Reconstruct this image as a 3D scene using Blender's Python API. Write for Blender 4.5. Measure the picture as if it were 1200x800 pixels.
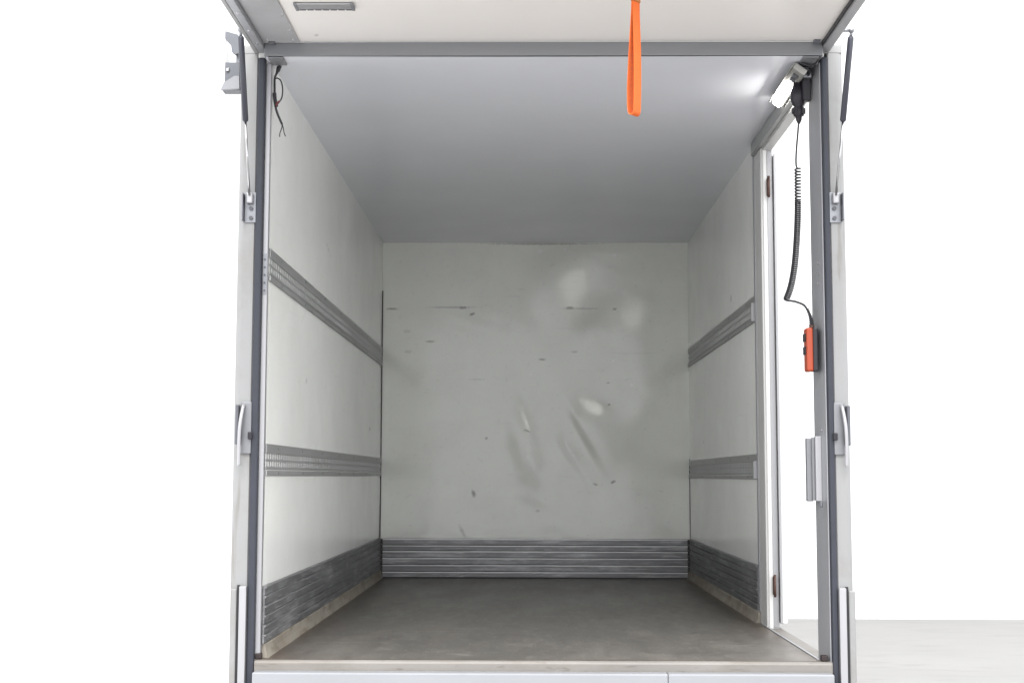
import bpy, bmesh, math, random
import numpy as np
from mathutils import Vector, Matrix

random.seed(7)
rng = np.random.default_rng(11)
for o in list(bpy.data.objects):
    bpy.data.objects.remove(o)
scene = bpy.context.scene
COL = scene.collection

# ------------------------------------------------------------------ camera
FZ = 0.90                       # height of the cargo floor above the hall floor (m)
PITCH, YAW, ROLL = 0.0967, 0.0118, 0.0023
cam_d = bpy.data.cameras.new('camera')
cam = bpy.data.objects.new('camera', cam_d)
COL.objects.link(cam)
cam_d.sensor_width = 36.0
cam_d.sensor_fit = 'HORIZONTAL'
cam_d.lens = 1626.5 / 1200 * 36
cam_d.clip_end = 200
CAM = Vector((-0.0459, -5.2824, 0.6831 + FZ))
fw = Vector((-math.sin(YAW) * math.cos(PITCH), math.cos(YAW) * math.cos(PITCH), math.sin(PITCH)))
rt = Vector((math.cos(YAW), math.sin(YAW), 0))
up = rt.cross(fw)
rr = rt * math.cos(ROLL) + up * math.sin(ROLL)
uu = up * math.cos(ROLL) - rt * math.sin(ROLL)
mw = Matrix((rr, uu, -fw)).transposed().to_4x4()
mw.translation = CAM
cam.matrix_world = mw
scene.camera = cam

# ------------------------------------------------------------------ light
WORLD = 2.55
world = bpy.data.worlds.new('World')
scene.world = world
world.use_nodes = True
bg = world.node_tree.nodes['Background']
bg.inputs['Color'].default_value = (0.975, 0.985, 1.0, 1)
bg.inputs['Strength'].default_value = WORLD
# added out-of-view fill lamp: brightens the floor behind the truck for bounce light
al = bpy.data.lights.new('added_bounce_fill', 'AREA')
al.shape = 'RECTANGLE'
al.size, al.size_y = 5.0, 3.0
al.energy = 700
al.color = (1.0, 0.985, 0.97)
alo = bpy.data.objects.new('added_bounce_fill', al)
COL.objects.link(alo)
alo.location = (0.0, -3.6, 6.2)
scene.cycles.caustics_reflective = False
scene.view_settings.view_transform = 'Standard'
scene.view_settings.look = 'None'
scene.view_settings.gamma = 1.0
scene.view_settings.exposure = 0.0
scene.view_settings.use_curve_mapping = False

# ------------------------------------------------------------------ materials
def pbr(name, col, rough=0.5, metal=0.0, var=0.08, vscale=3.0, stretch=(1, 1, 1), rvar=0.06,
        bump=0.0, bscale=60.0, spec=0.5, marks=None, emit=None, dirt=None, dirt_scale=2.0, dirt_amt=0.0, scr=None):
    m = bpy.data.materials.new(name)
    m.use_nodes = True
    nt = m.node_tree
    N, L = nt.nodes, nt.links
    b = N['Principled BSDF']
    b.inputs['Metallic'].default_value = metal
    b.inputs['Specular IOR Level'].default_value = spec
    tc = N.new('ShaderNodeTexCoord')
    mp = N.new('ShaderNodeMapping')
    mp.inputs['Scale'].default_value = stretch
    L.new(tc.outputs['Object'], mp.inputs['Vector'])
    nz = N.new('ShaderNodeTexNoise')
    nz.inputs['Scale'].default_value = vscale
    nz.inputs['Detail'].default_value = 7
    nz.inputs['Roughness'].default_value = 0.62
    L.new(mp.outputs['Vector'], nz.inputs['Vector'])
    r = N.new('ShaderNodeMapRange')
    r.inputs['From Min'].default_value = 0.3
    r.inputs['From Max'].default_value = 0.7
    r.inputs['To Min'].default_value = 1 - var
    r.inputs['To Max'].default_value = 1 + var
    L.new(nz.outputs['Fac'], r.inputs['Value'])
    mul = N.new('ShaderNodeVectorMath')
    mul.operation = 'SCALE'
    mul.inputs[0].default_value = col[:3]
    L.new(r.outputs['Result'], mul.inputs['Scale'])
    out = mul.outputs['Vector']
    if dirt is not None:
        nd = N.new('ShaderNodeTexNoise')
        nd.inputs['Scale'].default_value = dirt_scale
        nd.inputs['Detail'].default_value = 9
        nd.inputs['Roughness'].default_value = 0.7
        L.new(mp.outputs['Vector'], nd.inputs['Vector'])
        rd = N.new('ShaderNodeMapRange')
        rd.inputs['From Min'].default_value = 0.5
        rd.inputs['From Max'].default_value = 0.72
        rd.inputs['To Max'].default_value = dirt_amt
        L.new(nd.outputs['Fac'], rd.inputs['Value'])
        mx = N.new('ShaderNodeMix')
        mx.data_type = 'RGBA'
        mx.inputs['B'].default_value = (*dirt, 1)
        L.new(rd.outputs['Result'], mx.inputs['Factor'])
        L.new(out, mx.inputs['A'])
        out = mx.outputs['Result']
    for (sc_, st_, c_, t0_, t1_, am_) in (scr or []):          # fine scratches and grain: thresholded stretched noise
        ms = N.new('ShaderNodeMapping')
        ms.inputs['Scale'].default_value = st_
        L.new(tc.outputs['Object'], ms.inputs['Vector'])
        ns = N.new('ShaderNodeTexNoise')
        ns.inputs['Scale'].default_value = sc_
        ns.inputs['Detail'].default_value = 3
        L.new(ms.outputs['Vector'], ns.inputs['Vector'])
        rs = N.new('ShaderNodeMapRange')
        rs.inputs['From Min'].default_value = t0_
        rs.inputs['From Max'].default_value = t1_
        rs.inputs['To Max'].default_value = am_
        L.new(ns.outputs['Fac'], rs.inputs['Value'])
        mx = N.new('ShaderNodeMix')
        mx.data_type = 'RGBA'
        mx.inputs['B'].default_value = (*c_, 1)
        L.new(rs.outputs['Result'], mx.inputs['Factor'])
        L.new(out, mx.inputs['A'])
        out = mx.outputs['Result']
    if marks:
        for an, mc in marks:
            at = N.new('ShaderNodeAttribute')
            at.attribute_name = an
            mx = N.new('ShaderNodeMix')
            mx.data_type = 'RGBA'
            mx.inputs['B'].default_value = (*mc, 1)
            L.new(at.outputs['Fac'], mx.inputs['Factor'])
            L.new(out, mx.inputs['A'])
            out = mx.outputs['Result']
    L.new(out, b.inputs['Base Color'])
    rr_ = N.new('ShaderNodeMapRange')
    rr_.inputs['From Min'].default_value = 0.3
    rr_.inputs['From Max'].default_value = 0.7
    rr_.inputs['To Min'].default_value = max(0.02, rough - rvar)
    rr_.inputs['To Max'].default_value = min(1, rough + rvar)
    L.new(nz.outputs['Fac'], rr_.inputs['Value'])
    L.new(rr_.outputs['Result'], b.inputs['Roughness'])
    if bump:
        nb = N.new('ShaderNodeTexNoise')
        nb.inputs['Scale'].default_value = bscale
        nb.inputs['Detail'].default_value = 4
        L.new(mp.outputs['Vector'], nb.inputs['Vector'])
        bp = N.new('ShaderNodeBump')
        bp.inputs['Strength'].default_value = bump
        bp.inputs['Distance'].default_value = 0.002
        L.new(nb.outputs['Fac'], bp.inputs['Height'])
        L.new(bp.outputs['Normal'], b.inputs['Normal'])
    if emit:
        b.inputs['Emission Color'].default_value = (*emit[0], 1)
        b.inputs['Emission Strength'].default_value = emit[1]
    return m

DARKM = ('scuff', (0.16, 0.15, 0.14))
CHIPM = ('chip', (0.9, 0.89, 0.87))
M = {}
M['panel'] = pbr('white_grp_panel', (0.865, 0.875, 0.845), 0.20, var=0.025, vscale=1.3, rvar=0.04,
                 scr=[(7, (1, 0.25, 6), (0.55, 0.54, 0.50), 0.67, 0.73, 0.12), (30, (1, 1, 1), (0.70, 0.69, 0.65), 0.62, 0.75, 0.2)],
                 marks=[DARKM, CHIPM], dirt=(0.55, 0.54, 0.50), dirt_scale=2.2, dirt_amt=0.10)
M['back_panel'] = pbr('glossy_bulkhead_panel', (0.815, 0.83, 0.78), 0.122, var=0.03, vscale=1.5, rvar=0.02,
                      scr=[(6, (0.35, 1, 5), (0.55, 0.54, 0.50), 0.67, 0.73, 0.14), (34, (1, 1, 1), (0.6, 0.59, 0.55), 0.62, 0.75, 0.25)],
                      marks=[DARKM, CHIPM], dirt=(0.45, 0.44, 0.40), dirt_scale=2.6, dirt_amt=0.14)
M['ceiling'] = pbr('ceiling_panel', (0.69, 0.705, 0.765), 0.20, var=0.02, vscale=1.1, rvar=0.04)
M['flap'] = pbr('door_inner_skin', (0.81, 0.78, 0.76), 0.4, var=0.02, vscale=1.6, marks=[DARKM, CHIPM])
M['skin'] = pbr('outer_white_skin', (0.80, 0.80, 0.79), 0.35, var=0.02)
M['floor'] = pbr('worn_cargo_floor', (0.106, 0.098, 0.089), 0.38, var=0.25, vscale=3.0, stretch=(1.5, 0.45, 1),
                 scr=[(6, (1.6, 0.45, 1), (0.18, 0.165, 0.147), 0.50, 0.70, 0.38), (11, (1.3, 0.5, 1), (0.065, 0.058, 0.05), 0.54, 0.70, 0.45), (24, (1.5, 0.5, 1), (0.21, 0.19, 0.17), 0.56, 0.70, 0.4),
                      (26, (0.5, 5, 1), (0.22, 0.205, 0.185), 0.62, 0.70, 0.35), (22, (5, 0.4, 1), (0.23, 0.215, 0.195), 0.62, 0.70, 0.5), (90, (1, 1, 1), (0.05, 0.045, 0.04), 0.56, 0.70, 0.5)],
                 rvar=0.08, bump=0.25, bscale=220, marks=[('scuff', (0.03, 0.028, 0.025)), ('chip', (0.25, 0.235, 0.215)), ('stain', (0.10, 0.065, 0.04))],
                 dirt=(0.165, 0.147, 0.127), dirt_scale=3.2, dirt_amt=0.4)
M['alu'] = pbr('brushed_aluminium', (0.36, 0.365, 0.385), 0.45, 0.5, var=0.08, vscale=12, stretch=(1, 1, 0.1), bump=0.05)
M['alu_h'] = pbr('header_aluminium', (0.25, 0.257, 0.27), 0.45, 0.8, var=0.06, vscale=10, stretch=(0.1, 1, 1))
M['alu_light'] = pbr('pale_anodised_aluminium', (0.40, 0.40, 0.415), 0.45, 0.55, var=0.06, vscale=9, stretch=(1, 1, 0.15))
M['rail'] = pbr('rail_aluminium', (0.40, 0.405, 0.405), 0.46, 0.65, var=0.12, vscale=14, stretch=(1, 0.15, 1))
M['kick'] = pbr('scuffed_kick_aluminium', (0.20, 0.20, 0.207), 0.44, 0.55, var=0.25, vscale=6, stretch=(0.4, 0.4, 2.5),
                scr=[(40, (0.12, 0.12, 3), (0.60, 0.60, 0.61), 0.60, 0.68, 0.5)],
                bump=0.1, bscale=40, dirt=(0.48, 0.48, 0.49), dirt_scale=6, dirt_amt=0.8)
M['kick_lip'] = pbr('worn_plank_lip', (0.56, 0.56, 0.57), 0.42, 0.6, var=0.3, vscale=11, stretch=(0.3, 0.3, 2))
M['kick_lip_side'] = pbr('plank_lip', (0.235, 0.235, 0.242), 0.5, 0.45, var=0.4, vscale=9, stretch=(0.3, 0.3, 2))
M['kerb'] = pbr('dirty_cream_sealing_strip', (0.28, 0.255, 0.215), 0.6, var=0.2, vscale=7,
                scr=[(5, (1, 1.2, 4), (0.13, 0.10, 0.07), 0.50, 0.68, 0.6)], dirt=(0.17, 0.125, 0.08),
                dirt_scale=4, dirt_amt=0.85)
M['post'] = pbr('painted_post', (0.272, 0.273, 0.276), 0.45, var=0.04, vscale=2.5, dirt=(0.20, 0.185, 0.165), dirt_scale=3,
                dirt_amt=0.6, scr=[(9, (3, 3, 0.3), (0.17, 0.155, 0.135), 0.60, 0.70, 0.5)])
M['seal'] = pbr('dark_rubber_seal', (0.028, 0.031, 0.044), 0.6, var=0.15, vscale=20)
M['rubber'] = pbr('black_rubber', (0.018, 0.018, 0.022), 0.5, var=0.15, vscale=20)
M['strutblack'] = pbr('strut_black_paint', (0.03, 0.032, 0.045), 0.35, var=0.05)
M['chrome'] = pbr('strut_rod_steel', (0.42, 0.42, 0.43), 0.2, 1.0, var=0.03)
M['zinc'] = pbr('zinc_plated_steel', (0.25, 0.255, 0.275), 0.4, 0.85, var=0.15, vscale=30)
M['greysteel'] = pbr('grey_painted_steel', (0.22, 0.225, 0.24), 0.45, 0.3, var=0.08, vscale=15)
M['plate'] = pbr('grey_door_plate', (0.40, 0.40, 0.412), 0.45, 0.2, var=0.08, vscale=5, dirt=(0.3, 0.3, 0.31), dirt_scale=6, dirt_amt=0.5)
M['darkgrey'] = pbr('dark_grey_plastic', (0.10, 0.105, 0.12), 0.5, var=0.1, vscale=15)
M['orange_web'] = pbr('orange_webbing', (0.66, 0.118, 0.010), 0.75, var=0.16, vscale=60, stretch=(1, 1, 6), bump=0.9, bscale=500)
M['stitch'] = pbr('brown_stitching', (0.35, 0.12, 0.03), 0.8, var=0.2, vscale=200)
M['orange_pl'] = pbr('orange_plastic', (0.38, 0.055, 0.018), 0.4, var=0.05)
M['blackpl'] = pbr('black_plastic', (0.014, 0.012, 0.018), 0.45, var=0.08)
M['red_wire'] = pbr('red_wire_sheath', (0.16, 0.03, 0.03), 0.5)
M['rust'] = pbr('rusty_hinge_steel', (0.10, 0.055, 0.045), 0.6, 0.3, var=0.4, vscale=40)
M['stop'] = pbr('dark_rubber_stop', (0.028, 0.018, 0.018), 0.7, var=0.3, vscale=40)
M['lens'] = pbr('lit_led_lens', (0.9, 0.9, 0.88), 0.3, var=0.0, emit=((1.0, 0.97, 0.91), 78.0))
M['lamp_body'] = pbr('lamp_grey_housing', (0.33, 0.325, 0.31), 0.4, 0.3, var=0.05)
M['whiteframe'] = pbr('white_door_frame', (0.55, 0.55, 0.545), 0.4, var=0.03, dirt=(0.5, 0.48, 0.44), dirt_scale=3, dirt_amt=0.2)
M['sill'] = pbr('dirty_sill', (0.24, 0.225, 0.208), 0.5, 0.1, var=0.14, vscale=5, stretch=(0.4, 1, 1), dirt=(0.15, 0.125, 0.10),
                dirt_scale=4, dirt_amt=0.6, scr=[(25, (0.5, 3, 3), (0.11, 0.09, 0.075), 0.62, 0.72, 0.5)])
M['platform'] = pbr('lift_platform_aluminium', (0.31, 0.32, 0.34), 0.4, 0.2, var=0.05, vscale=4, stretch=(0.4, 1, 1))
M['gap'] = pbr('dark_joint_sealant', (0.05, 0.048, 0.044), 0.7, var=0.2, vscale=10)
M['hall_floor'] = pbr('pale_concrete', (0.325, 0.318, 0.31), 0.55, var=0.10, vscale=1.1,
                      scr=[(60, (1, 1, 1), (0.25, 0.24, 0.23), 0.6, 0.72, 0.4), (3, (0.6, 2, 1), (0.265, 0.252, 0.235), 0.55, 0.68, 0.5)], dirt=(0.285, 0.279, 0.272),
                      dirt_scale=0.5, dirt_amt=0.5)
M['hall_wall'] = pbr('white_hall_wall', (0.93, 0.93, 0.93), 0.8, var=0.0)
M['tyre'] = M['rubber']

# ------------------------------------------------------------------ helpers (box coordinates: z = 0 on the cargo floor)
def world_loc(o):
    v = Vector((0, 0, 0))
    while o is not None:
        v = v + o.location
        o = o.parent
    return v

def link(name, me, m, parent=None):
    o = bpy.data.objects.new(name, me)
    COL.objects.link(o)
    me.materials.append(m)
    if parent is not None:
        o.parent = parent
    return o

def finish(name, bm, m, parent=None, smooth=False, origin=None):
    """mesh from box coordinates; stored relative to the parent (or to origin for a top-level mesh)"""
    base = world_loc(parent) if parent is not None else Vector((0, 0, 0))
    org = Vector(origin) + Vector((0, 0, FZ)) if origin is not None else base
    sh = Vector((0, 0, FZ)) - org
    bmesh.ops.recalc_face_normals(bm, faces=bm.faces)
    for v in bm.verts:
        v.co += sh
    if smooth:
        for f in bm.faces:
            f.smooth = True
    me = bpy.data.meshes.new(name)
    bm.to_mesh(me)
    bm.free()
    o = link(name, me, m, parent)
    o.location = org - base
    return o

def thing(name, label, cat, loc, group=None):
    o = bpy.data.objects.new(name, None)
    o.empty_display_size = 0.1
    COL.objects.link(o)
    o.location = Vector(loc) + Vector((0, 0, FZ))
    tag(o, label, cat, group)
    return o

def tag(o, label, cat, group=None):
    o['label'] = label
    o['category'] = cat
    if group:
        o['group'] = group
    return o

def part_empty(name, parent, loc):
    o = bpy.data.objects.new(name, None)
    o.empty_display_size = 0.05
    COL.objects.link(o)
    o.parent = parent
    o.location = Vector(loc) + Vector((0, 0, FZ)) - world_loc(parent)
    return o

def bx(bm, x0, x1, y0, y1, z0, z1, bev=0.0, seg=2):
    t = bmesh.new()
    bmesh.ops.create_cube(t, size=1)
    for v in t.verts:
        v.co = Vector(((x0 + x1) / 2 + v.co.x * (x1 - x0), (y0 + y1) / 2 + v.co.y * (y1 - y0), (z0 + z1) / 2 + v.co.z * (z1 - z0)))
    if bev:
        bmesh.ops.bevel(t, geom=list(t.edges), offset=bev, segments=seg, affect='EDGES', profile=0.5)
    merge(bm, t)
    return bm

def merge(bm, t):
    me = bpy.data.meshes.new('tmp')
    t.to_mesh(me)
    t.free()
    bm.from_mesh(me)
    bpy.data.meshes.remove(me)

def box(name, b, m, parent, bev=0.003, seg=2, origin=None):
    bm = bmesh.new()
    bx(bm, *b, bev, seg)
    return finish(name, bm, m, parent, origin=origin)

def prism(bm, poly, axis, a0, a1):
    """extrude a 2D polygon along an axis; poly coords are the other two axes in x,y,z order"""
    def P(p, a):
        if axis == 'x': return Vector((a, p[0], p[1]))
        if axis == 'y': return Vector((p[0], a, p[1]))
        return Vector((p[0], p[1], a))
    A = [bm.verts.new(P(p, a0)) for p in poly]
    B = [bm.verts.new(P(p, a1)) for p in poly]
    n = len(poly)
    bm.faces.new(A)
    bm.faces.new(B[::-1])
    for i in range(n):
        bm.faces.new((A[i], B[i], B[(i + 1) % n], A[(i + 1) % n]))
    return bm

def tube(bm, pts, r, n=10, cap=True):
    pts = [Vector(p) for p in pts]
    rad = r if isinstance(r, (list, tuple)) else [r] * len(pts)
    rings = []
    nrm = None
    for i, p in enumerate(pts):
        t = (pts[min(i + 1, len(pts) - 1)] - pts[max(i - 1, 0)]).normalized()
        if nrm is None:
            a = Vector((0, 0, 1)) if abs(t.z) < 0.9 else Vector((1, 0, 0))
            nrm = t.cross(a).normalized()
        else:
            nrm = (nrm - t * nrm.dot(t)).normalized()
        bi = t.cross(nrm)
        rings.append([bm.verts.new(p + (nrm * math.cos(2 * math.pi * k / n) + bi * math.sin(2 * math.pi * k / n)) * rad[i]) for k in range(n)])
    for a, b in zip(rings, rings[1:]):
        for k in range(n):
            bm.faces.new((a[k], a[(k + 1) % n], b[(k + 1) % n], b[k]))
    if cap:
        bm.faces.new(rings[0][::-1])
        bm.faces.new(rings[-1])
    return bm

def smooth_path(pts, sub=8):
    P = [Vector(p) for p in pts]
    out = []
    for i in range(len(P) - 1):
        p0, p1, p2, p3 = P[max(i - 1, 0)], P[i], P[i + 1], P[min(i + 2, len(P) - 1)]
        for k in range(sub):
            t = k / sub
            out.append(0.5 * ((2 * p1) + (p2 - p0) * t + (2 * p0 - 5 * p1 + 4 * p2 - p3) * t * t + (3 * p1 - p0 - 3 * p2 + p3) * t ** 3))
    out.append(P[-1])
    return out

def grid_panel(name, m, parent, origin, u, v, nu, nv, nrm, disp=None, attrs=None):
    """a sheet origin + a*u + b*v, bulged along nrm by disp(a, b) in metres; attrs: name -> fn(a, b) in metres"""
    O, U, V, Nn = [np.array(q, float) for q in (origin, u, v, nrm)]
    lu, lv = np.linalg.norm(U), np.linalg.norm(V)
    a, b = np.meshgrid(np.linspace(0, 1, nu + 1), np.linspace(0, 1, nv + 1), indexing='ij')
    a, b = a.ravel(), b.ravel()
    co = O + a[:, None] * U + b[:, None] * V
    if disp is not None:
        co = co + disp(a * lu, b * lv)[:, None] * Nn
    base = np.array(world_loc(parent)) if parent is not None else np.zeros(3)
    co = co + np.array((0, 0, FZ)) - base
    i, j = np.meshgrid(np.arange(nu), np.arange(nv), indexing='ij')
    q = (i * (nv + 1) + j).ravel()
    faces = np.stack([q, q + nv + 1, q + nv + 2, q + 1], 1)
    if np.dot(np.cross(U, V), Nn) < 0:
        faces = faces[:, ::-1]
    me = bpy.data.meshes.new(name)
    me.from_pydata(co.tolist(), [], faces.tolist())
    me.polygons.foreach_set('use_smooth', np.ones(len(faces), bool))
    for an, fn in (attrs or {}).items():
        at = me.attributes.new(an, 'FLOAT', 'POINT')
        at.data.foreach_set('value', np.clip(fn(a * lu, b * lv), 0, 1).astype(np.float32))
    return link(name, me, m, parent)

def spots(lst):
    """marks: (a, b, half_a, half_b, angle, strength) soft ragged ellipses"""
    def fn(a, b):
        out = np.zeros_like(a)
        jit = rng.normal(0, 0.22, a.shape)
        for (ca, cb, ha, hb, an, s) in lst:
            da, db = a - ca, b - cb
            c, sn = math.cos(an), math.sin(an)
            q = np.sqrt(((da * c + db * sn) / ha) ** 2 + ((-da * sn + db * c) / hb) ** 2) + jit
            out = np.maximum(out, s * np.clip(1.5 - q, 0, 1))
        return out
    return fn

def waves(amp, n=5, seed=1, lmin=0.5, lmax=1.6):
    r = np.random.default_rng(seed)
    ks = [(2 * math.pi / r.uniform(lmin, lmax), r.uniform(0, 2 * math.pi), r.uniform(0, 2 * math.pi)) for _ in range(n)]
    def fn(a, b):
        s = 0
        for k, th, ph in ks:
            s = s + np.sin(k * (a * math.cos(th) + b * math.sin(th)) + ph)
        return s * amp / n
    return fn

HW, HH, DD = 1.05, 2.285, 4.182            # half width, inner height, inner depth of the cargo box

# ------------------------------------------------------------------ the hall: floor and white walls
gm = bmesh.new()
bmesh.ops.create_grid(gm, x_segments=24, y_segments=24, size=1)
for v in gm.verts:
    v.co = Vector((6.3 + v.co.x * 14, -1.6 + v.co.y * 13, -FZ))
o = finish('hall_floor', gm, M['hall_floor']); o['kind'] = 'structure'
o = box('wall_back', (-5.5, 20.5, 10.55, 10.75, -FZ, 9.5), M['hall_wall'], None, 0); o['kind'] = 'structure'
bm = bmesh.new()                      # added white sweep that keeps the left side blown out: lies on the floor, curves up into a wall
prof = [(-1.45, -FZ + 0.002), (-1.47, -FZ + 0.004)] + [(-3.6 - 0.9 * math.sin(t), -FZ + 0.004 + 0.9 * (1 - math.cos(t))) for t in [math.pi / 2 * k / 10 for k in range(11)]] + [(-4.5, 9.5), (-4.6, 9.5), (-4.6, -FZ + 0.002)]
prism(bm, prof, 'y', -1.0, 10.545)
o = finish('added_left_sweep', bm, M['hall_wall']); o['kind'] = 'structure'

# ------------------------------------------------------------------ the truck's cargo box
T = thing('truck_cargo_box', 'empty white box truck cargo body seen through its open rear', 'truck body', (0, 0, -FZ))

# back wall: a dented glossy bulkhead
LAMP = np.array((0.985, 0.30, 2.235))
CAMB = np.array((CAM.x, CAM.y, CAM.z - FZ))
def mirror_slope(x, z):
    P = np.array((x, DD, z))
    a, b = CAMB - P, LAMP - P
    n = a / np.linalg.norm(a) + b / np.linalg.norm(b)
    return n[0] / n[1], n[2] / n[1]
FOC = 0.19
PATCH = [(0.265, 1.975, 0.24, 0.25), (0.390, 1.145, 0.25, 0.26), (-0.062, 1.06, 0.100, 0.28)]
CREASE = [(0.03, 1.40), (0.105, 1.150), (0.175, 1.055), (0.203, 0.99), (0.204, 0.92), (0.255, 0.83), (0.330, 0.73), (0.50, 0.46)]
_w = waves(0.0026, 7, 5, 0.5, 1.5)
_w2 = waves(0.0007, 9, 8, 0.10, 0.3)
def bulge(a, b):
    x, z = a - HW, b
    h = _w(a, b)
    d = np.full_like(x, 9.0)
    tpar = np.zeros_like(x)
    for k, ((x0, z0), (x1, z1)) in enumerate(zip(CREASE, CREASE[1:])):
        dx, dz = x1 - x0, z1 - z0
        t = np.clip(((x - x0) * dx + (z - z0) * dz) / (dx * dx + dz * dz), 0, 1)
        dist = np.hypot(x - x0 - t * dx, z - z0 - t * dz)
        near = dist < d
        tpar = np.where(near, (k + t) / (len(CREASE) - 1), tpar)
        d = np.where(near, dist, d)
    amp = np.sin(np.pi * np.clip(tpar, 0, 1)) ** 0.8
    side = np.sign((x - 0.203) * 0.9 + (z - 0.95) * 0.38)
    Wc = np.where(side > 0, 0.075, 0.060)
    q = np.sqrt(d * d + 0.006 ** 2) / Wc
    h = h - 0.0095 * amp * np.where(q < 1, (1 - q) ** 1.25, 0)
    for (px, pz, sx, sz) in PATCH:
        w = np.exp(-(((x - px) / sx) ** 2 + ((z - pz) / sz) ** 2) ** 2)
        h = h * (1 - w)
    for (px, pz, sx, sz) in PATCH:
        gx, gz = mirror_slope(px, pz)
        dx_ = x - px + (0.12 * (z - pz) if sx < 0.15 else 0)
        w = np.exp(-((dx_ / sx) ** 2 + ((z - pz) / sz) ** 2) ** (1 if pz < 1.5 else 2))
        if 1.1 < pz < 1.5:               # this bulge breaks off along the crease
            sd = np.clip(((x - 0.155) * 0.88 + (z - 1.28) * 0.475 + 0.035) / 0.07, 0, 1)
            w = w * sd * sd * (3 - 2 * sd)
        h = h + w * (gx * (x - px) + gz * (z - pz) + 0.5 * FOC * ((x - px) ** 2 + (z - pz) ** 2))
    h = h + _w2(a, b)
    edge = np.minimum.reduce([x + HW, HW - x, z, HH - z])
    return h * np.clip(edge / 0.06, 0, 1)
def bk(px, pz): return (px + HW, pz)
dark = [(*bk(-0.98, 1.825), 0.035, 0.006, 0, 0.6), (*bk(-0.56, 1.836), 0.13, 0.005, 0, 0.45), (*bk(-0.50, 1.834), 0.03, 0.007, 0, 0.8),
        (*bk(-0.43, 1.79), 0.016, 0.008, 0.3, 0.8), (*bk(-0.72, 1.60), 0.03, 0.006, 0, 0.6), (*bk(-0.88, 1.67), 0.02, 0.01, 0, 0.25),
        (*bk(0.24, 1.832), 0.025, 0.009, 0, 0.8), (*bk(0.31, 1.829), 0.11, 0.004, 0, 0.4), (*bk(0.545, 1.825), 0.012, 0.006, 0, 0.7),
        (*bk(0.05, 1.478), 0.02, 0.006, 0, 0.6), (*bk(0.27, 1.53), 0.02, 0.005, 0, 0.4), (*bk(0.505, 1.17), 0.007, 0.006, 0, 0.9),
        (*bk(-0.33, 0.94), 0.007, 0.007, 0, 0.7), (*bk(-0.415, 0.565), 0.010, 0.022, 0.4, 0.9), (*bk(0.53, 0.645), 0.014, 0.008, 0.5, 0.95),
        (*bk(0.41, 0.63), 0.015, 0.006, -0.3, 0.6), (*bk(-0.49, 0.31), 0.010, 0.04, 0.5, 0.4), (*bk(0.02, 0.45), 0.012, 0.007, 0, 0.4),
        (*bk(0.03, 2.277), 0.3, 0.006, 0, 0.55), (*bk(-0.05, 0.99), 0.022, 0.005, -0.3, 0.6), (*bk(-0.87, 1.53), 0.02, 0.01, 0, 0.3),
        (*bk(-0.40, 1.34), 0.05, 0.004, 0, 0.25), (*bk(0.50, 1.32), 0.01, 0.005, 0, 0.5)]
chip = [(*bk(0.035, 2.225), 0.016, 0.012, 0, 0.9), (*bk(0.205, 2.235), 0.011, 0.012, 0, 0.8), (*bk(0.55, 2.20), 0.014, 0.010, 0, 0.9),
        (*bk(0.535, 1.47), 0.006, 0.008, 0, 0.9), (*bk(0.66, 1.305), 0.010, 0.010, 0, 0.9), (*bk(-0.03, 1.38), 0.010, 0.016, 0, 0.7),
        (*bk(0.40, 1.82), 0.006, 0.006, 0, 0.8), (*bk(-0.28, 2.22), 0.008, 0.02, 0, 0.3), (*bk(0.66, 0.84), 0.008, 0.008, 0, 0.5),
        (*bk(-0.05, 0.815), 0.010, 0.010, 0, 0.9), (*bk(0.95, 1.30), 0.01, 0.03, 0, 0.35)]
for _ in range(45):
    dark.append((rng.uniform(0.05, 2.05), rng.uniform(0.3, 2.2), rng.uniform(0.004, 0.022), rng.uniform(0.003, 0.005),
                 rng.normal(0, 0.4), rng.uniform(0.05, 0.16)))
grid_panel('back_wall', M['back_panel'], T, (-HW, DD, 0), (2 * HW, 0, 0), (0, 0, HH), 420, 457, (0, -1, 0), bulge,
           {'scuff': spots(dark), 'chip': spots(chip)})

# side walls, ceiling, floor
ld = [(0.95, 1.105, 0.02, 0.007, 0, 0.8), (3.5, 0.98, 0.03, 0.01, 0, 0.6), (1.55, 1.82, 0.05, 0.004, -0.3, 0.4), (1.65, 1.80, 0.03, 0.003, -0.3, 0.35)]
for _ in range(26):
    ld.append((rng.uniform(0.1, 4.1), rng.uniform(0.3, 2.2), rng.uniform(0.01, 0.06), rng.uniform(0.003, 0.006), rng.normal(0, 0.5), rng.uniform(0.04, 0.14)))
LW = grid_panel('side_wall', M['panel'], T, (-HW, 0.02, 0), (0, DD - 0.02, 0), (0, 0, HH), 260, 140, (1, 0, 0), waves(0.0016, 6, 21, 0.6, 1.8),
                {'scuff': spots(ld), 'chip': spots([(0.93, 1.11, 0.012, 0.006, 0, 0.8)])})
rd = [(0.85, 1.64, 0.02, 0.012, 0, 0.7), (2.1, 0.9, 0.02, 0.005, 0, 0.4)]
for _ in range(20):
    rd.append((rng.uniform(0.1, 2.7), rng.uniform(0.3, 2.2), rng.uniform(0.01, 0.05), rng.uniform(0.003, 0.006), rng.normal(0, 0.5), rng.uniform(0.04, 0.14)))
RW = grid_panel('side_wall', M['panel'], T, (HW, 1.33, 0), (0, DD - 1.33, 0), (0, 0, HH), 180, 140, (-1, 0, 0), waves(0.0016, 6, 33, 0.6, 1.8),
                {'scuff': spots(rd)})
CE = grid_panel('ceiling', M['ceiling'], T, (-HW - 0.01, -0.086, HH), (2 * HW + 0.02, 0, 0), (0, DD + 0.086, 0), 90, 160, (0, 0, -1), waves(0.0016, 6, 44, 0.7, 2.0))
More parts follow.
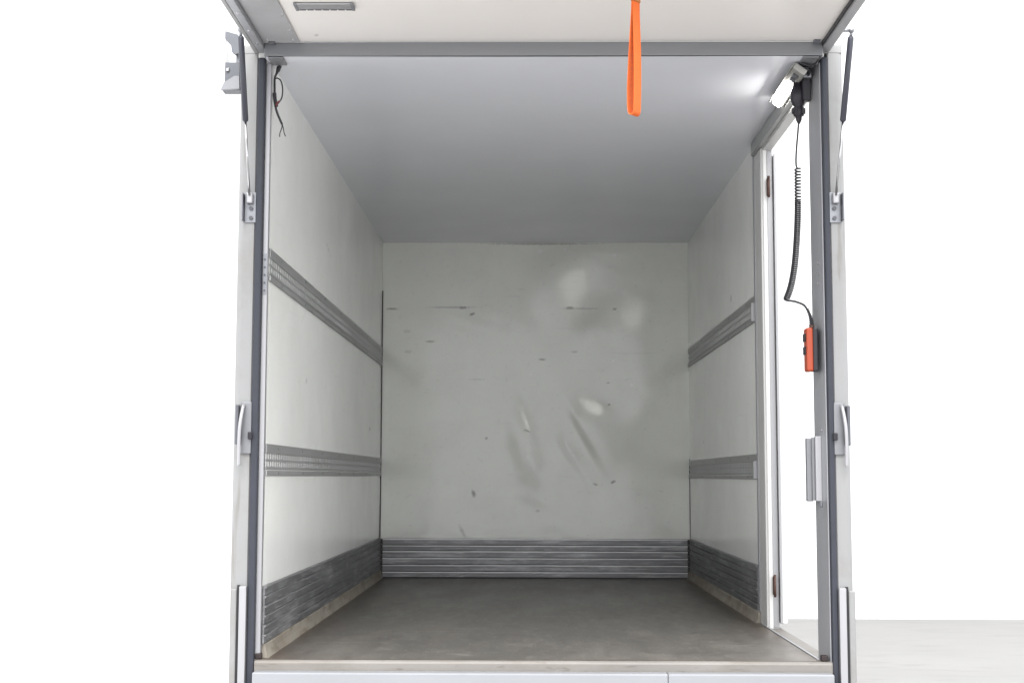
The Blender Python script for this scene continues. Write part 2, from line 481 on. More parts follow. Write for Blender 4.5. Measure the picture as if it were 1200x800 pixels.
fd = [(1.94, 0.93, 0.03, 0.006, 0.3, 0.9), (1.99, 0.86, 0.03, 0.006, -0.4, 0.7), (2.02, 0.95, 0.04, 0.006, 0.1, 0.7), (1.86, 0.52, 0.03, 0.008, -0.2, 0.9),
      (1.92, 0.45, 0.02, 0.008, 0.2, 0.9), (2.0, 0.55, 0.035, 0.006, 0.1, 0.8), (2.06, 0.46, 0.03, 0.008, -0.3, 0.7), (1.72, 0.92, 0.02, 0.007, 0.3, 0.8),
      (2.075, 0.2, 0.012, 0.12, 0, 0.6)]
fl = []
for _ in range(70):
    fl.append((rng.uniform(0.1, 2.0), rng.uniform(0.05, 3.9), rng.uniform(0.01, 0.12), rng.uniform(0.004, 0.02), rng.normal(0, 0.5), rng.uniform(0.1, 0.5)))
for _ in range(60):
    fd.append((rng.uniform(0.1, 2.0), rng.uniform(0.05, 3.9), rng.uniform(0.01, 0.1), rng.uniform(0.003, 0.012), rng.normal(0, 0.8), rng.uniform(0.1, 0.4)))
def floor_stain(a, b):                   # rust-brown dirt gathered along the wall feet and behind the sill
    e = np.minimum(a, 2 * HW - a)
    j = 0.5 + 0.5 * np.sin(b * 7.3 + 2 * np.sin(b * 2.9)) + rng.normal(0, 0.18, a.shape)
    return 0.75 * np.exp(-e / 0.07) * np.clip(0.45 + 0.6 * j, 0, 1) + 0.5 * np.exp(-b / 0.035) * np.clip(j, 0, 1)
grid_panel('floor', M['floor'], T, (-HW, -0.002, 0), (2 * HW, 0, 0), (0, DD + 0.002, 0), 220, 420, (0, 0, 1), None,
           {'scuff': spots(fd), 'chip': spots(fl), 'stain': floor_stain})

# outer shell
box('outer_panel', (-1.100, -1.056, 0.0, 4.25, -0.12, 2.34), M['skin'], LW, 0.004)
box('outer_panel', (1.056, 1.100, 1.15, 4.25, -0.12, 2.34), M['skin'], RW, 0.004)
box('outer_panel', (1.056, 1.100, 0.10, 1.149, 2.225, 2.34), M['skin'], RW, 0.003)
box('roof', (-1.10, 1.10, -0.02, 4.25, 2.300, 2.352), M['skin'], T, 0.006)
box('bulkhead', (-1.055, 1.055, 4.195, 4.245, -0.11, 2.299), M['skin'], T, 0.002)
box('floor_frame', (-1.055, 1.055, 0.01, 4.19, -0.12, -0.006), M['greysteel'], T, 0.003)
for sx in (-1, 1):
    box('chassis_beam', (sx * 0.40 - 0.04, sx * 0.40 + 0.04, 0.3, 4.2, -0.32, -0.122), M['darkgrey'], T, 0.004)
for sx in (-1, 1):
    w = part_empty('wheel', T, (sx * 0.86, 2.6, -FZ))
    bm = bmesh.new()
    prof = [(0.20, -0.10), (0.31, -0.11), (0.335, -0.08), (0.34, 0), (0.335, 0.08), (0.31, 0.11), (0.20, 0.10)]
    rings = [[bm.verts.new((sx * 0.86 + d, 2.6 + r * math.cos(t), -FZ + 0.34 + r * math.sin(t))) for r, d in prof] for t in [2 * math.pi * k / 36 for k in range(36)]]
    for k in range(36):
        A, B = rings[k], rings[(k + 1) % 36]
        for q in range(len(prof)):
            bm.faces.new((A[q], B[q], B[(q + 1) % len(prof)], A[(q + 1) % len(prof)]))
    finish('tyre', bm, M['rubber'], w, True)
    bm = bmesh.new()
    tube(bm, [(sx * 0.86 - 0.09, 2.6, -FZ + 0.34), (sx * 0.86 + 0.06 * sx, 2.6, -FZ + 0.34)], 0.202, 28)
    finish('rim', bm, M['zinc'], w)

# dark corner joints
box('corner_joint', (-HW, -HW + 0.006, DD - 0.010, DD - 0.0005, 0.27, 1.95), M['gap'], T, 0)
box('corner_joint', (HW - 0.004, HW, DD - 0.008, DD - 0.0005, 0.27, 0.80), M['gap'], T, 0)

# kick planks: ribbed aluminium boards round the foot of the walls
ZP = [0.006, 0.046, 0.092, 0.138, 0.184, 0.222, 0.266]
ZS = [0.052, 0.088, 0.124, 0.160, 0.196, 0.232, 0.268]
def plank(parent, axis, a0, a1, z0, z1, wall, sgn, seed):
    """one board along axis a0..a1 standing on the wall plane, lip along its upper edge"""
    bm = bmesh.new()
    r = random.Random(seed)
    n = max(8, int((a1 - a0) / 0.12))
    prof = [(0.000, z0 + 0.001), (0.007, z0 + 0.002), (0.0075, z1 - 0.012), (0.013, z1 - 0.010), (0.013, z1 - 0.004), (0.004, z1 - 0.0015), (0.0, z1 - 0.001)]
    rows = []
    for i in range(n + 1):
        a = a0 + (a1 - a0) * i / n
        dz = r.uniform(-0.0005, 0.0005)
        dd = r.uniform(-0.0007, 0.0007)
        row = []
        for k, (d, z) in enumerate(prof):
            dd2 = dd if 0 < k < 6 else 0
            w = wall + sgn * (d + dd2)
            row.append(bm.verts.new((w, a, z + dz) if axis == 'y' else (a, w, z + dz)))
        rows.append(row)
    for A, B in zip(rows, rows[1:]):
        for k in range(len(prof) - 1):
            bm.faces.new((A[k], B[k], B[k + 1], A[k + 1]))
    bm.faces.new(rows[0])
    bm.faces.new(rows[-1][::-1])
    o = finish('kick_plank', bm, M['kick'], parent)
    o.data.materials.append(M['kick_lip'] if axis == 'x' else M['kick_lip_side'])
    for f in o.data.polygons:
        if len(f.vertices) == 4 and f.index % (len(prof) - 1) in (2, 3):
            f.material_index = 1
    return o
BW = [c for c in T.children if c.name.startswith('back_wall')][0]
for k in range(6):
    plank(BW, 'x', -HW + 0.022, HW - 0.022, ZP[k], ZP[k + 1], DD - 0.004, -1, k)
    plank(LW, 'y', 0.02, DD - 0.02, ZS[k], ZS[k + 1] + 0.002, -HW + 0.002, 1, 20 + k)
    plank(RW, 'y', 1.385, DD - 0.02, ZS[k], ZS[k + 1], HW - 0.002, -1, 40 + k)
for b in ((-HW + 0.003, HW - 0.003, DD - 0.0035, DD - 0.002, 0.0, 0.262),):
    box('backing_strip', b, M['gap'], BW, 0)
# cream sealing kerb along the wall feet
for sx, y0 in ((-1, 0.03), (1, 1.335)):
    bm = bmesh.new()
    n = 60
    r = random.Random(5 + sx)
    rows = []
    for i in range(n + 1):
        y = y0 + (DD - 0.004 - y0) * i / n
        j = r.uniform(-0.0015, 0.0015)
        pr = [(0.001, 0.053 + j), (0.010, 0.0525 + j), (0.013, 0.049), (0.016, 0.026), (0.024 + j, 0.003), (0.026 + j, 0.0004), (0.001, 0.0004)]
        rows.append([bm.verts.new((sx * (HW - d), y, z)) for d, z in pr])
    for A, B in zip(rows, rows[1:]):
        for k in range(7):
            bm.faces.new((A[k], B[k], B[(k + 1) % 7], A[(k + 1) % 7]))
    bm.faces.new(rows[0]); bm.faces.new(rows[-1][::-1])
    finish('sealing_kerb', bm, M['kerb'], LW if sx < 0 else RW)

# cargo rails: slotted strips on both sides
def cargo_rail(sx, y0, y1, zb, h):
    w = sx * HW
    r = part_empty('cargo_rail', T, (w, y0, zb))
    def rb(name, z0, z1, d, bev=0.0015):
        xs = sorted((w - sx * 0.0012, w - sx * d))
        return box(name, (xs[0], xs[1], y0, y1, zb + z0 * h, zb + z1 * h), M['rail'], r, bev, 1)
    rb('rail_band', 0.70, 1.0, 0.005)
    rb('rail_band', 0.0, 0.17, 0.008)
    rb('rail_band', 0.20, 0.285, 0.0045)
    rb('rail_web', 0.465, 0.525, 0.0036, 0.0005)
    bm = bmesh.new()
    y = y0 + 0.02
    while y < y1 - 0.03:
        for (z0, z1) in ((0.283, 0.467), (0.523, 0.702)):
            xs = sorted((w - sx * 0.0012, w - sx * 0.0032))
            bx(bm, xs[0], xs[1], y, y + 0.017, zb + z0 * h, zb + z1 * h)
        y += 0.050
    o = finish('slot_bars', bm, M['rail'], r)
    o['kind'] = 'stuff'
    for z in (0.09, 0.88):
        bm = bmesh.new()
        yy = y0 + 0.25
        while yy < y1:
            xs = w - sx * (0.0085 if z < 0.5 else 0.0055)
            tube(bm, [(xs + sx * 0.003, yy, zb + z * h), (xs - sx * 0.001, yy, zb + z * h)], 0.006, 8)
            yy += 0.6
        o = finish('rail_rivets', bm, M['zinc'], r)
        o['kind'] = 'stuff'
    return r
cargo_rail(-1, 0.022, DD - 0.006, 1.432, 0.128)
cargo_rail(-1, 0.022, DD - 0.006, 0.683, 0.122)
ru = cargo_rail(1, 1.385, DD - 0.006, 1.425, 0.128)
rl = cargo_rail(1, 1.385, DD - 0.006, 0.672, 0.120)
for r, zb, h in ((ru, 1.425, 0.128), (rl, 0.672, 0.12)):
    box('end_clip', (HW - 0.022, HW - 0.001, 1.372, 1.3845, zb + 0.02 * h, zb + 0.72 * h), M['alu_light'], r, 0.002)

# ------------------------------------------------------------------ rear frame: jambs, seals, posts, header
JL = box('jamb', (-1.069, -1.0505, -0.004, 0.10, 0.0, 2.284), M['alu_light'], T, 0.002)
bm = bmesh.new()
prism(bm, [(1.0595, 0.100), (1.060, 0.092), (1.083, -0.003), (1.0862, -0.004), (1.0862, 0.100)], 'z', -0.02, 2.284)
JR = finish('jamb', bm, M['alu'], T)
for sx, x0, x1 in ((-1, -1.0965, -1.070), (1, 1.087, 1.109)):
    s = box('rubber_seal', (x0, x1, -0.030, 0.05, -0.20, 2.300), M['seal'], T, 0.006, 3)
def post_profile(sx):
    xi, xo = 1.098 if sx < 0 else 1.110, 1.168 if sx < 0 else 1.172
    pts = [(xi, 0.07), (xi, -0.016), (xi + 0.004, -0.021)]
    for k in range(7):
        t = math.pi / 2 * k / 6
        pts.append((xo - 0.026 + 0.026 * math.sin(t), 0.006 - 0.027 * math.cos(t)))
    pts.append((xo, 0.07))
    return [(sx * x, y) for x, y in pts]
for sx in (-1, 1):
    bm = bmesh.new()
    prism(bm, post_profile(sx), 'z', -0.45, 2.316)
    p = finish('rear_post', bm, M['post'], T)
    xa = 1.099 if sx < 0 else 1.111
    def sb(name, x0, x1, y0, y1, z0, z1, m, bev=0.002):
        xs = sorted((sx * x0, sx * x1))
        return box(name, (xs[0], xs[1], y0, y1, z0, z1), m, p, bev)
    sb('guide_cover', xa, xa + 0.026, -0.046, -0.0225, -0.45, 0.272, M['alu_light'])
    sb('guide_groove', xa + 0.0265, xa + 0.037, -0.030, -0.0222, -0.45, 0.276, M['rubber'], 0.001)
    sb('guide_cover', xa + 0.0375, xa + 0.062, -0.034, -0.020, -0.45, 0.262, M['post'], 0.005)
    # strut bracket
    b = part_empty('strut_bracket', T, (sx * (xa + 0.018), -0.03, 1.70))
    def bb(name, x0, x1, y0, y1, z0, z1, m, bev=0.002):
        xs = sorted((sx * x0, sx * x1))
        return box(name, (xs[0], xs[1], y0, y1, z0, z1), m, b, bev)
    bb('plate', xa - 0.006, xa + 0.040, -0.027, -0.0215, 1.650, 1.768, M['zinc'])
    bb('flange', xa + 0.0405, xa + 0.046, -0.060, -0.0215, 1.655, 1.762, M['zinc'])
    bb('ball_seat', xa + 0.006, xa + 0.030, -0.050, -0.0275, 1.722, 1.762, M['alu_light'], 0.005)
    for z in (1.668, 1.705):
        bm = bmesh.new()
        tube(bm, [(sx * (xa + 0.014), -0.0275, z), (sx * (xa + 0.014), -0.034, z)], 0.008, 6)
        finish('bolt', bm, M['darkgrey'], b)
    # gas strut
    if sx < 0:
        A, Bm, C = Vector((-1.130, -0.21, 2.350)), None, Vector((-1.116, -0.050, 1.752))
    else:
        A, Bm, C = Vector((1.162, -0.21, 2.345)), None, Vector((1.128, -0.050, 1.752))
    Bm = A.lerp(C, 0.55)
    g = part_empty('gas_strut', T, C)
    bm = bmesh.new(); tube(bm, [A.lerp(C, 0.035), A.lerp(C, 0.045), Bm.lerp(A, 0.02), Bm], [0.008, 0.0115, 0.0115, 0.008], 14)
    finish('cylinder', bm, M['strutblack'], g, True)
    bm = bmesh.new(); tube(bm, [Bm.lerp(A, 0.01), C], 0.0045, 10)
    finish('rod', bm, M['chrome'], g, True)
    bm = bmesh.new(); bmesh.ops.create_uvsphere(bm, u_segments=12, v_segments=8, radius=0.011)
    for v in bm.verts: v.co += A
    tube(bm, [A, A.lerp(C, 0.04)], 0.006, 10)
    tube(bm, [A, A - Vector((sx * 0.045, 0, 0))], 0.006, 10)
    finish('ball_end', bm, M['zinc'], g, True)
    # lock handle: plate, bent lever, black catch
    h = part_empty('lock_handle', T, (sx * (xa + 0.02), -0.022, 0.74))
    def hb(name, x0, x1, y0, y1, z0, z1, m, bev=0.003):
        xs = sorted((sx * x0, sx * x1))
        return box(name, (xs[0], xs[1], y0, y1, z0, z1), m, h, bev)
    hb('plate', xa - 0.004, xa + 0.036, -0.032, -0.0215, 0.765, 0.962, M['greysteel'], 0.004)
    hb('catch', xa - 0.010, xa + 0.006, -0.046, -0.033, 0.820, 0.848, M['blackpl'])
    bm = bmesh.new()
    pts = smooth_path([(sx * (xa + 0.024), -0.030, 0.950), (sx * (xa + 0.026), -0.046, 0.938), (sx * (xa + 0.030), -0.056, 0.905), (sx * (xa + 0.034), -0.060, 0.860),
                       (sx * (xa + 0.036), -0.058, 0.800), (sx * (xa + 0.036), -0.054, 0.755), (sx * (xa + 0.036), -0.050, 0.722)], 5)
    tube(bm, pts, 0.0068, 10)
    finish('lever', bm, M['alu_light'], h, True)
    hb('pivot', xa + 0.040, xa + 0.052, -0.060, -0.020, 0.80, 0.95, M['darkgrey'], 0.004)
for xa_, xb_ in ((-1.166, -1.070), (1.087, 1.170)):
    box('post_cap', (xa_, xb_, -0.019, 0.060, 2.3165, 2.352), M['post'], T, 0.004)
# header
box('header_beam', (-1.063, 1.081, -0.090, -0.030, 2.287, 2.3415), M['alu_h'], T, 0.003)
for sx, x in ((-1, -1.02), (1, 1.035)):
    box('gusset_plate', (x - 0.03, x + 0.03, -0.088, 0.01, 2.279, 2.2845), M['greysteel'], T, 0.002)
# rivets on the right jamb, end plate with holes on the left jamb
for z in (1.505, 1.462, 1.425, 0.86):
    bm = bmesh.new(); tube(bm, [(1.0735, 0.036, z), (1.0705, 0.034, z)], [0.005, 0.003], 8)
    finish('rivet', bm, M['chrome'], JR)
ep = box('rail_end_plate', (-1.068, -1.052, -0.007, -0.0045, 1.375, 1.535), M['zinc'], JL, 0.001)
for z in (1.39, 1.42, 1.45, 1.48, 1.51):
    bm = bmesh.new(); tube(bm, [(-1.060, -0.0066, z), (-1.060, -0.0082, z)], 0.0045, 8)
    finish('hole_plug', bm, M['darkgrey'], ep)

# ------------------------------------------------------------------ side door opening on the right
F = part_empty('side_door_frame', T, (HW, 1.15, 0))
box('frame_edge', (1.043, 1.0555, 1.335, 1.372, 0.0, 2.283), M['alu'], F, 0.002)
box('frame_jamb', (1.046, 1.100, 1.160, 1.334, 0.0, 2.224), M['whiteframe'], F, 0.003)
box('frame_lip', (1.074, 1.100, 1.146, 1.1595, 0.0, 2.210), M['alu_light'], F, 0.002)
box('frame_head', (1.030, 1.0555, 0.101, 1.334, 2.226, 2.2835), M['rail'], F, 0.003)
box('frame_head_lip', (1.0565, 1.100, 0.101, 1.159, 2.212, 2.2245), M['whiteframe'], F, 0.002)
box('door_sill', (1.0505, 1.112, 0.1005, 1.33, -0.05, -0.003), M['sill'], F, 0.003)
box('sill_edge', (1.040, 1.0500, 0.03, 1.33, -0.01, 0.004), M['alu'], F, 0.001)
for z in (2.032, 0.190):
    h = box('hinge', (1.070, 1.084, 1.122, 1.1455, z - 0.042, z + 0.042), M['rust'], F, 0.004)
    bm = bmesh.new(); tube(bm, [(1.077, 1.118, z - 0.05), (1.077, 1.118, z + 0.05)], 0.006, 10)
    finish('hinge_pin', bm, M['rust'], h, True)
DL = box('side_door', (1.104, 1.134, 1.13, 2.12, 0.02, 2.19), M['skin'], T, 0.004)
box('door_edge_trim', (1.101, 1.112, 1.122, 1.1295, 0.02, 2.19), M['alu_light'], DL, 0.002)

# ------------------------------------------------------------------ sill and lift platform
bm = bmesh.new()
prism(bm, [(0.005, -0.001), (-0.010, -0.001), (-0.018, -0.005), (-0.021, -0.012), (-0.022, -0.060), (0.005, -0.060)], 'x', -1.068, 1.0865)
S = finish('rear_sill', bm, M['sill'], T)
for x in (-1.056, 1.060):
    box('corner_stop', (x - 0.012, x + 0.012, -0.012, 0.020, 0.0005, 0.022), M['stop'], S, 0.004)
PF = part_empty('lift_platform', T, (0, -0.05, -0.5))
box('platform_panel', (-1.064, 0.4695, -0.082, -0.0225, -0.52, -0.038), M['platform'], PF, 0.006, 3)
box('platform_panel', (0.470, 1.080, -0.082, -0.0225, -0.52, -0.038), M['platform'], PF, 0.006, 3)

# ------------------------------------------------------------------ the raised rear door, horizontal above the opening
D = part_empty('raised_rear_door', T, (0, -0.09, 2.342))
grid_panel('inner_skin', M['flap'], D, (-1.064, -1.22, 2.3425), (2.144, 0, 0), (0, 1.125, 0), 200, 110, (0, 0, -1), waves(0.0008, 5, 61),
           {'scuff': spots([(1.888, 0.62, 0.012, 0.03, 0, 0.9), (0.14 + 0.075, 1.05, 0.006, 0.01, 0, 0.6)])})
box('outer_skin', (-1.10, 1.115, -1.23, -0.04, 2.356, 2.385), M['skin'], D, 0.004)
box('side_profile', (-1.096, -1.0645, -1.23, -0.024, 2.318, 2.355), M['alu'], D, 0.003)
box('side_profile', (1.082, 1.118, -1.23, -0.024, 2.318, 2.355), M['alu_light'], D, 0.003)
box('side_lip', (-1.112, -1.0965, -1.23, -0.024, 2.3175, 2.355), M['post'], D, 0.002)
box('profile_seal', (1.076, 1.0815, -1.23, -0.075, 2.325, 2.3415), M['rubber'], D, 0.001)
box('end_profile', (-1.064, 1.081, -1.23, -1.19, 2.318, 2.3415), M['alu'], D, 0.003)
gp = box('grey_plate', (-1.0635, -0.925, -1.18, -0.093, 2.3365, 2.3405), M['plate'], D, 0.001)
for y in (-0.13, -0.25, -0.42, -0.60, -0.80, -1.0):
    for x in ((-0.937,) if y != -0.13 else (-0.945, -1.045)):
        bm = bmesh.new(); tube(bm, [(x, y, 2.3368), (x, y, 2.333)], [0.006, 0.004], 8)
        finish('rivet', bm, M['chrome'], gp)
for y in (-0.15, -0.30, -0.50, -0.75, -1.0):
    bm = bmesh.new(); tube(bm, [(-1.080, y, 2.3185), (-1.080, y, 2.314)], [0.006, 0.004], 8)
    finish('rivet', bm, M['chrome'], D)
for x in (-1.03, 1.055):
    box('hinge_leaf', (x - 0.012, x + 0.012, -0.115, -0.085, 2.330, 2.350), M['darkgrey'], D, 0.003)
# slim grille on its underside
g = part_empty('grille', D, (-0.77, -0.51, 2.341))
box('grille_body', (-0.872, -0.668, -0.540, -0.475, 2.334, 2.3415), M['alu_light'], g, 0.004)
for k in range(7):
    x0 = -0.862 + k * 0.0277
    box('grille_slot', (x0, x0 + 0.022, -0.486, -0.477, 2.3325, 2.337), M['darkgrey'], g, 0.001)
for x in (-0.872, -0.672):
    box('end_cap', (x - 0.004, x + 0.008, -0.542, -0.473, 2.3318, 2.3412), M['greysteel'], g, 0.002)

# bracket sticking out beside the upper left post
B = thing('side_bracket', 'grey steel bracket with dark hook jutting out beside the upper left post', 'bracket', (-1.20, -0.02, 2.17))
box('mounting_plate', (-1.232, -1.226, -0.03, 0.05, 2.185, 2.395), M['skin'], B, 0.001)
bm = bmesh.new()
prism(bm, [(-1.226, 2.402), (-1.176, 2.388), (-1.172, 2.372), (-1.172, 2.315), (-1.184, 2.308), (-1.198, 2.318), (-1.202, 2.345), (-1.226, 2.372)], 'y', -0.04, -0.022)
finish('hook', bm, M['darkgrey'], B)
bm = bmesh.new()
prism(bm, [(-1.226, 2.280), (-1.172, 2.280), (-1.166, 2.170), (-1.236, 2.170), (-1.226, 2.195)], 'y', -0.03, 0.03)
finish('housing', bm, M['darkgrey'], B)
bm = bmesh.new()
prism(bm, [(-1.226, 2.196), (-1.186, 2.222), (-1.168, 2.222), (-1.165, 2.172), (-1.237, 2.168)], 'y', -0.045, -0.0305)
finish('skirt', bm, M['greysteel'], B)
box('square_bolt', (-1.220, -1.208, -0.038, -0.0305, 2.242, 2.256), M['chrome'], B, 0.002)
box('support_arm', (-1.19, -1.165, 0.0, 0.02, 2.19, 2.33), M['zinc'], B, 0.002)

# ------------------------------------------------------------------ work lamp in the upper right corner
L = thing('work_lamp', 'small lit LED work lamp fixed in the upper right ceiling corner', 'lamp', (1.0, 0.2, 2.21))
ang = math.radians(38)
def lamp_pt(u, w, y):      # u along the lamp face, w outwards from its back
    d = Vector((-math.sin(ang), 0, -math.cos(ang)))
    s = Vector((-math.cos(ang), 0, math.sin(ang)))
    return Vector((1.012, y, 2.262)) + s * u + d * w
def lamp_box(name, u0, u1, w0, w1, y0, y1, m, bev):
    bm = bmesh.new()
    bx(bm, u0, u1, y0, y1, w0, w1, bev)
    for v in bm.verts:
        q = lamp_pt(v.co.x, v.co.z, v.co.y)
        v.co = q
    return finish(name, bm, m, L)
hs = lamp_box('housing', -0.028, 0.028, -0.004, 0.022, -0.02, 0.46, M['lamp_body'], 0.005)
lamp_box('lens', -0.017, 0.017, 0.0225, 0.031, 0.16, 0.450, M['lens'], 0.003)
lamp_box('rim', 0.0285, 0.0325, -0.002, 0.0335, -0.015, 0.46, M['lamp_body'], 0.001)  # added rim that shields the ceiling from the lens light
for yy in (0.02, 0.07):
    lamp_box('switch', -0.012, 0.012, 0.0225, 0.029, yy, yy + 0.03, M['darkgrey'], 0.002)
box('lamp_bracket', (1.02, 1.060, 0.03, 0.09, 2.235, 2.277), M['zinc'], L, 0.002)

# ------------------------------------------------------------------ hand control with coiled cable
K = thing('hand_control', 'orange hand control on a black coiled cable by the right jamb', 'remote control', (1.04, 0.04, 1.084))
bm = bmesh.new(); bx(bm, 1.018, 1.044, 0.010, 0.072, 1.084, 1.252, 0.008, 3)
kb = finish('body', bm, M['orange_pl'], K)
box('back_shell', (1.0425, 1.0612, 0.009, 0.073, 1.085, 1.250), M['blackpl'], K, 0.004)
for z in (1.215, 1.165):
    box('button', (1.0125, 1.0185, 0.022, 0.060, z - 0.016, z + 0.016), M['blackpl'], kb, 0.003)
bm = bmesh.new()
pts = [(1.045, 0.04, 1.250), (1.045, 0.04, 1.262), (1.044, 0.04, 1.268), (1.041, 0.04, 1.30), (1.036, 0.04, 1.325)]
tube(bm, [(1.044, 0.04, 1.246), (1.044, 0.04, 1.264)], 0.010, 12)
finish('cable_collar', bm, M['rust'], K, True)
bm = bmesh.new()
P0, P1 = Vector((1.0445, 0.04, 1.262)), Vector((1.030, 0.05, 1.328))
n = 40
pp, rr2 = [], []
for i in range(n + 1):
    t = i / n
    q = P0.lerp(P1, t); q.x += 0.004 * math.sin(math.pi * t)
    pp.append(q); rr2.append((0.0105 - 0.004 * t) * (1.0 if (i // 2) % 2 else 0.6))
tube(bm, pp, rr2, 10)
finish('strain_relief', bm, M['rubber'], K, True)
bm = bmesh.new()
tube(bm, smooth_path([(1.030, 0.05, 1.326), (1.018, 0.06, 1.345), (0.990, 0.085, 1.361), (0.960, 0.10, 1.368), (0.951, 0.10, 1.376)], 8), 0.0042, 8)
finish('cable_tail', bm, M['rubber'], K, True)
# the coil hangs from the plug
axis = smooth_path([(1.013, 0.1, 1.893), (1.012, 0.1, 1.80), (1.010, 0.1, 1.70), (1.004, 0.1, 1.60), (0.994, 0.1, 1.50), (0.978, 0.1, 1.42), (0.960, 0.1, 1.372)], 60)
lens = [0.0]
for a, b in zip(axis, axis[1:]): lens.append(lens[-1] + (b - a).length)
tot = lens[-1]
def at_len(s):
    i = int(np.searchsorted(lens, s)); i = min(max(i, 1), len(axis) - 1)
    t = (s - lens[i - 1]) / max(1e-9, lens[i] - lens[i - 1])
    return axis[i - 1].lerp(axis[i], t), (axis[i] - axis[i - 1]).normalized()
bm = bmesh.new()
pts = []
s, ph = 0.0, 0.0
while s < tot:
    p, t = at_len(s)
    e1 = Vector((0, 1, 0)); e2 = t.cross(e1).normalized()
    rc = 0.0105
    pts.append(p + e1 * rc * math.cos(ph) + e2 * rc * math.sin(ph))
    pitch = 0.0125 if s < 0.13 else 0.0078
    ph += 2 * math.pi / 12
    s += pitch / 12
tube(bm, pts, 0.0036, 6)
finish('coiled_cable', bm, M['rubber'], K, True)
bm = bmesh.new()
tube(bm, smooth_path([(1.022, 0.1, 2.10), (1.017, 0.1, 2.04), (1.010, 0.1, 1.97), (1.007, 0.1, 1.92), (1.009, 0.1, 1.895), (1.018, 0.1, 1.888)], 8), 0.0036, 8)
finish('cable_lead', bm, M['rubber'], K, True)
bm = bmesh.new()
pf = [(2.235, 0.018), (2.205, 0.028), (2.190, 0.033), (2.172, 0.033), (2.158, 0.029), (2.142, 0.021), (2.138, 0.017), (2.130, 0.023), (2.112, 0.022), (2.100, 0.020),
      (2.098, 0.013), (2.082, 0.011), (2.068, 0.004)]
tube(bm, [(1.021, 0.1, z) for z, r in pf], [r for z, r in pf], 18)
pl = finish('plug', bm, M['blackpl'], K, True)
for k in range(6):
    t = k / 6 * 2 * math.pi
    box('grip_rib', (1.021 + 0.024 * math.cos(t) - 0.003, 1.021 + 0.024 * math.cos(t) + 0.003, 0.1 + 0.024 * math.sin(t) - 0.003, 0.1 + 0.024 * math.sin(t) + 0.003, 2.108, 2.132),
        M['blackpl'], pl, 0.001)
box('socket_mount', (1.030, 1.0615, 0.05, 0.085, 2.150, 2.252), M['blackpl'], K, 0.005)
bm = bmesh.new()
tube(bm, smooth_path([(1.04, 0.05, 2.245), (1.048, 0.0, 2.265), (1.064, -0.012, 2.275), (1.072, -0.03, 2.286)], 6), 0.004, 8)
tube(bm, smooth_path([(1.045, 0.05, 2.24), (1.052, 0.0, 2.262), (1.03, -0.02, 2.27), (1.010, -0.03, 2.274)], 6), 0.0045, 8)
tube(bm, smooth_path([(1.04, 0.06, 2.235), (1.05, 0.01, 2.25), (1.03, -0.01, 2.256), (1.0, 0.0, 2.258)], 6), 0.0045, 8)
finish('supply_lead', bm, M['rubber'], K, True)

# grey switch box on the right jamb
Q = thing('switch_box', 'flat grey steel box on the inside of the right rear jamb', 'box', (1.04, 0.05, 0.588))
box('box_body', (1.022, 1.0455, 0.070, 0.099, 0.590, 0.832), M['greysteel'], Q, 0.004)
box('cover_flange', (1.050, 1.072, 0.040, 0.060, 0.592, 0.838), M['alu_light'], Q, 0.001)
box('cover_side', (1.0405, 1.0495, 0.055, 0.0695, 0.594, 0.834), M['greysteel'], Q, 0.001)
bm = bmesh.new(); tube(bm, [(1.060, 0.0, 0.592), (1.060, 0.0, 0.574), (1.058, 0.0, 0.570)], 0.006, 8)
finish('cable_gland', bm, M['darkgrey'], Q, True)

# ------------------------------------------------------------------ loose wires in the upper left corner
Wt = thing('loose_wires', 'loose dark wires dangling from the upper left corner of the opening', 'wires', (-1.03, 0.05, 2.0))
def wire(name, pts, r, m):
    bm = bmesh.new(); tube(bm, smooth_path(pts, 8), r, 8)
    return finish(name, bm, m, Wt, True)
Y0 = 0.03
wire('wire', [(-1.020, Y0, 2.280), (-1.030, Y0, 2.262), (-1.042, Y0, 2.235), (-1.042, Y0, 2.19), (-1.042, Y0, 2.15), (-1.036, Y0, 2.115), (-1.028, Y0, 2.09), (-1.016, Y0, 2.062), (-1.010, Y0, 2.05)], 0.0045, M['rubber'])
wire('wire', [(-1.032, Y0, 2.282), (-1.036, Y0 - .006, 2.255), (-1.041, Y0 - .006, 2.232), (-1.030, Y0 - .008, 2.232), (-1.016, Y0 - .01, 2.220), (-1.009, Y0 - .01, 2.19),
              (-1.011, Y0 - .01, 2.155), (-1.022, Y0 - .008, 2.136), (-1.035, Y0 - .006, 2.122)], 0.0028, M['rubber'])
wire('sheath', [(-1.042, Y0, 2.175), (-1.040, Y0, 2.15), (-1.034, Y0, 2.12)], 0.0075, M['rubber'])
wire('red_wire', [(-1.020, Y0 - .010, 2.140), (-1.029, Y0 - .009, 2.132), (-1.034, Y0 - .008, 2.122)], 0.0038, M['red_wire'])
wire('wire_end', [(-1.010, Y0, 2.052), (-1.011, Y0, 2.035), (-1.018, Y0, 2.015), (-1.019, Y0, 2.0)], 0.0020, M['rubber'])
wire('wire_end', [(-1.010, Y0, 2.052), (-1.005, Y0, 2.035), (-1.001, Y0, 2.015), (-0.996, Y0, 2.002)], 0.0020, M['rubber'])
wire('plug', [(-1.022, Y0, 2.284), (-1.030, Y0, 2.262)], 0.007, M['rubber'])

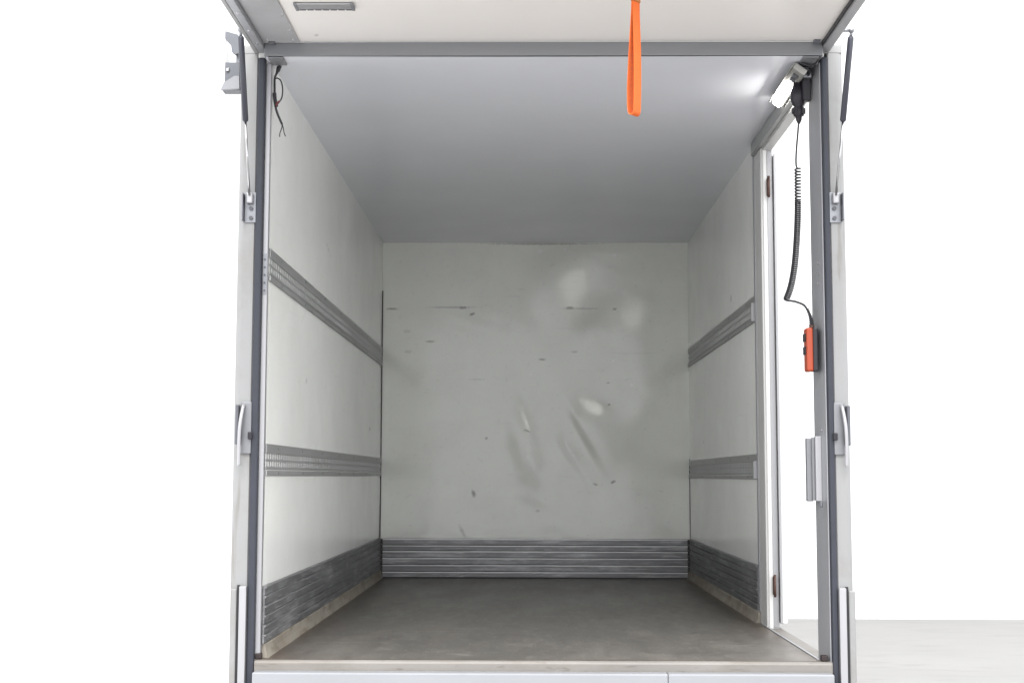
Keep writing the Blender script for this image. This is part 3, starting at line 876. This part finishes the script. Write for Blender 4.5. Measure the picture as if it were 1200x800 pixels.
# ------------------------------------------------------------------ orange pull strap hanging from the raised door
SX, SY = 0.285, -1.06
St = thing('pull_strap', 'bright orange webbing pull strap looped below the raised rear door', 'strap', (SX, SY, 1.82))
phi = math.radians(50)
wd = Vector((math.cos(phi), math.sin(phi), 0))       # across the webbing
ld_ = Vector((math.sin(phi), -math.cos(phi), 0))     # from one strand to the other
path = [(0.006, 2.345), (0.006, 2.26), (0.006, 2.17)]
for z in np.linspace(2.12, 1.825, 8): path.append((0.006 + 0.004 * math.sin((2.12 - z) * 9), z))
for k in range(1, 8):
    t = math.pi * k / 8
    path.append((-0.004 + 0.011 * math.cos(t), 1.812 - 0.014 * math.sin(t)))
for z, d in ((1.825, -0.017), (1.88, -0.017), (1.97, -0.012), (2.06, -0.005), (2.13, 0.0005), (2.17, 0.002), (2.26, 0.0022), (2.345, 0.0022)): path.append((d, z))
bm = bmesh.new()
Wd, Th = 0.018, 0.0011
rows = []
for i, (d, z) in enumerate(path):
    a, b = path[max(i - 1, 0)], path[min(i + 1, len(path) - 1)]
    tg = (ld_ * (b[0] - a[0]) + Vector((0, 0, b[1] - a[1]))).normalized()
    nr = tg.cross(wd).normalized()
    c = Vector((SX, SY, z)) + ld_ * d
    rows.append([bm.verts.new(c + wd * Wd * sw + nr * Th * sn) for sw, sn in ((-1, -1), (1, -1), (1, 1), (-1, 1))])
for A, Bq in zip(rows, rows[1:]):
    for k in range(4):
        bm.faces.new((A[k], A[(k + 1) % 4], Bq[(k + 1) % 4], Bq[k]))
bm.faces.new(rows[0]); bm.faces.new(rows[-1][::-1])
finish('webbing', bm, M['orange_web'], St)
bm = bmesh.new()
for z0, z1 in ((2.158, 2.168),):
    ring = []
    for zz in (z0, z1):
        ring.append([bm.verts.new(Vector((SX, SY, zz)) + wd * (Wd + 0.0006) * sw + ld_ * q) for sw, q in ((-1, -0.0012), (1, -0.0012), (1, 0.0095), (-1, 0.0095))])
    for k in range(4): bm.faces.new((ring[0][k], ring[0][(k + 1) % 4], ring[1][(k + 1) % 4], ring[1][k]))
    bm.faces.new(ring[0]); bm.faces.new(ring[1][::-1])
finish('stitching', bm, M['stitch'], St)
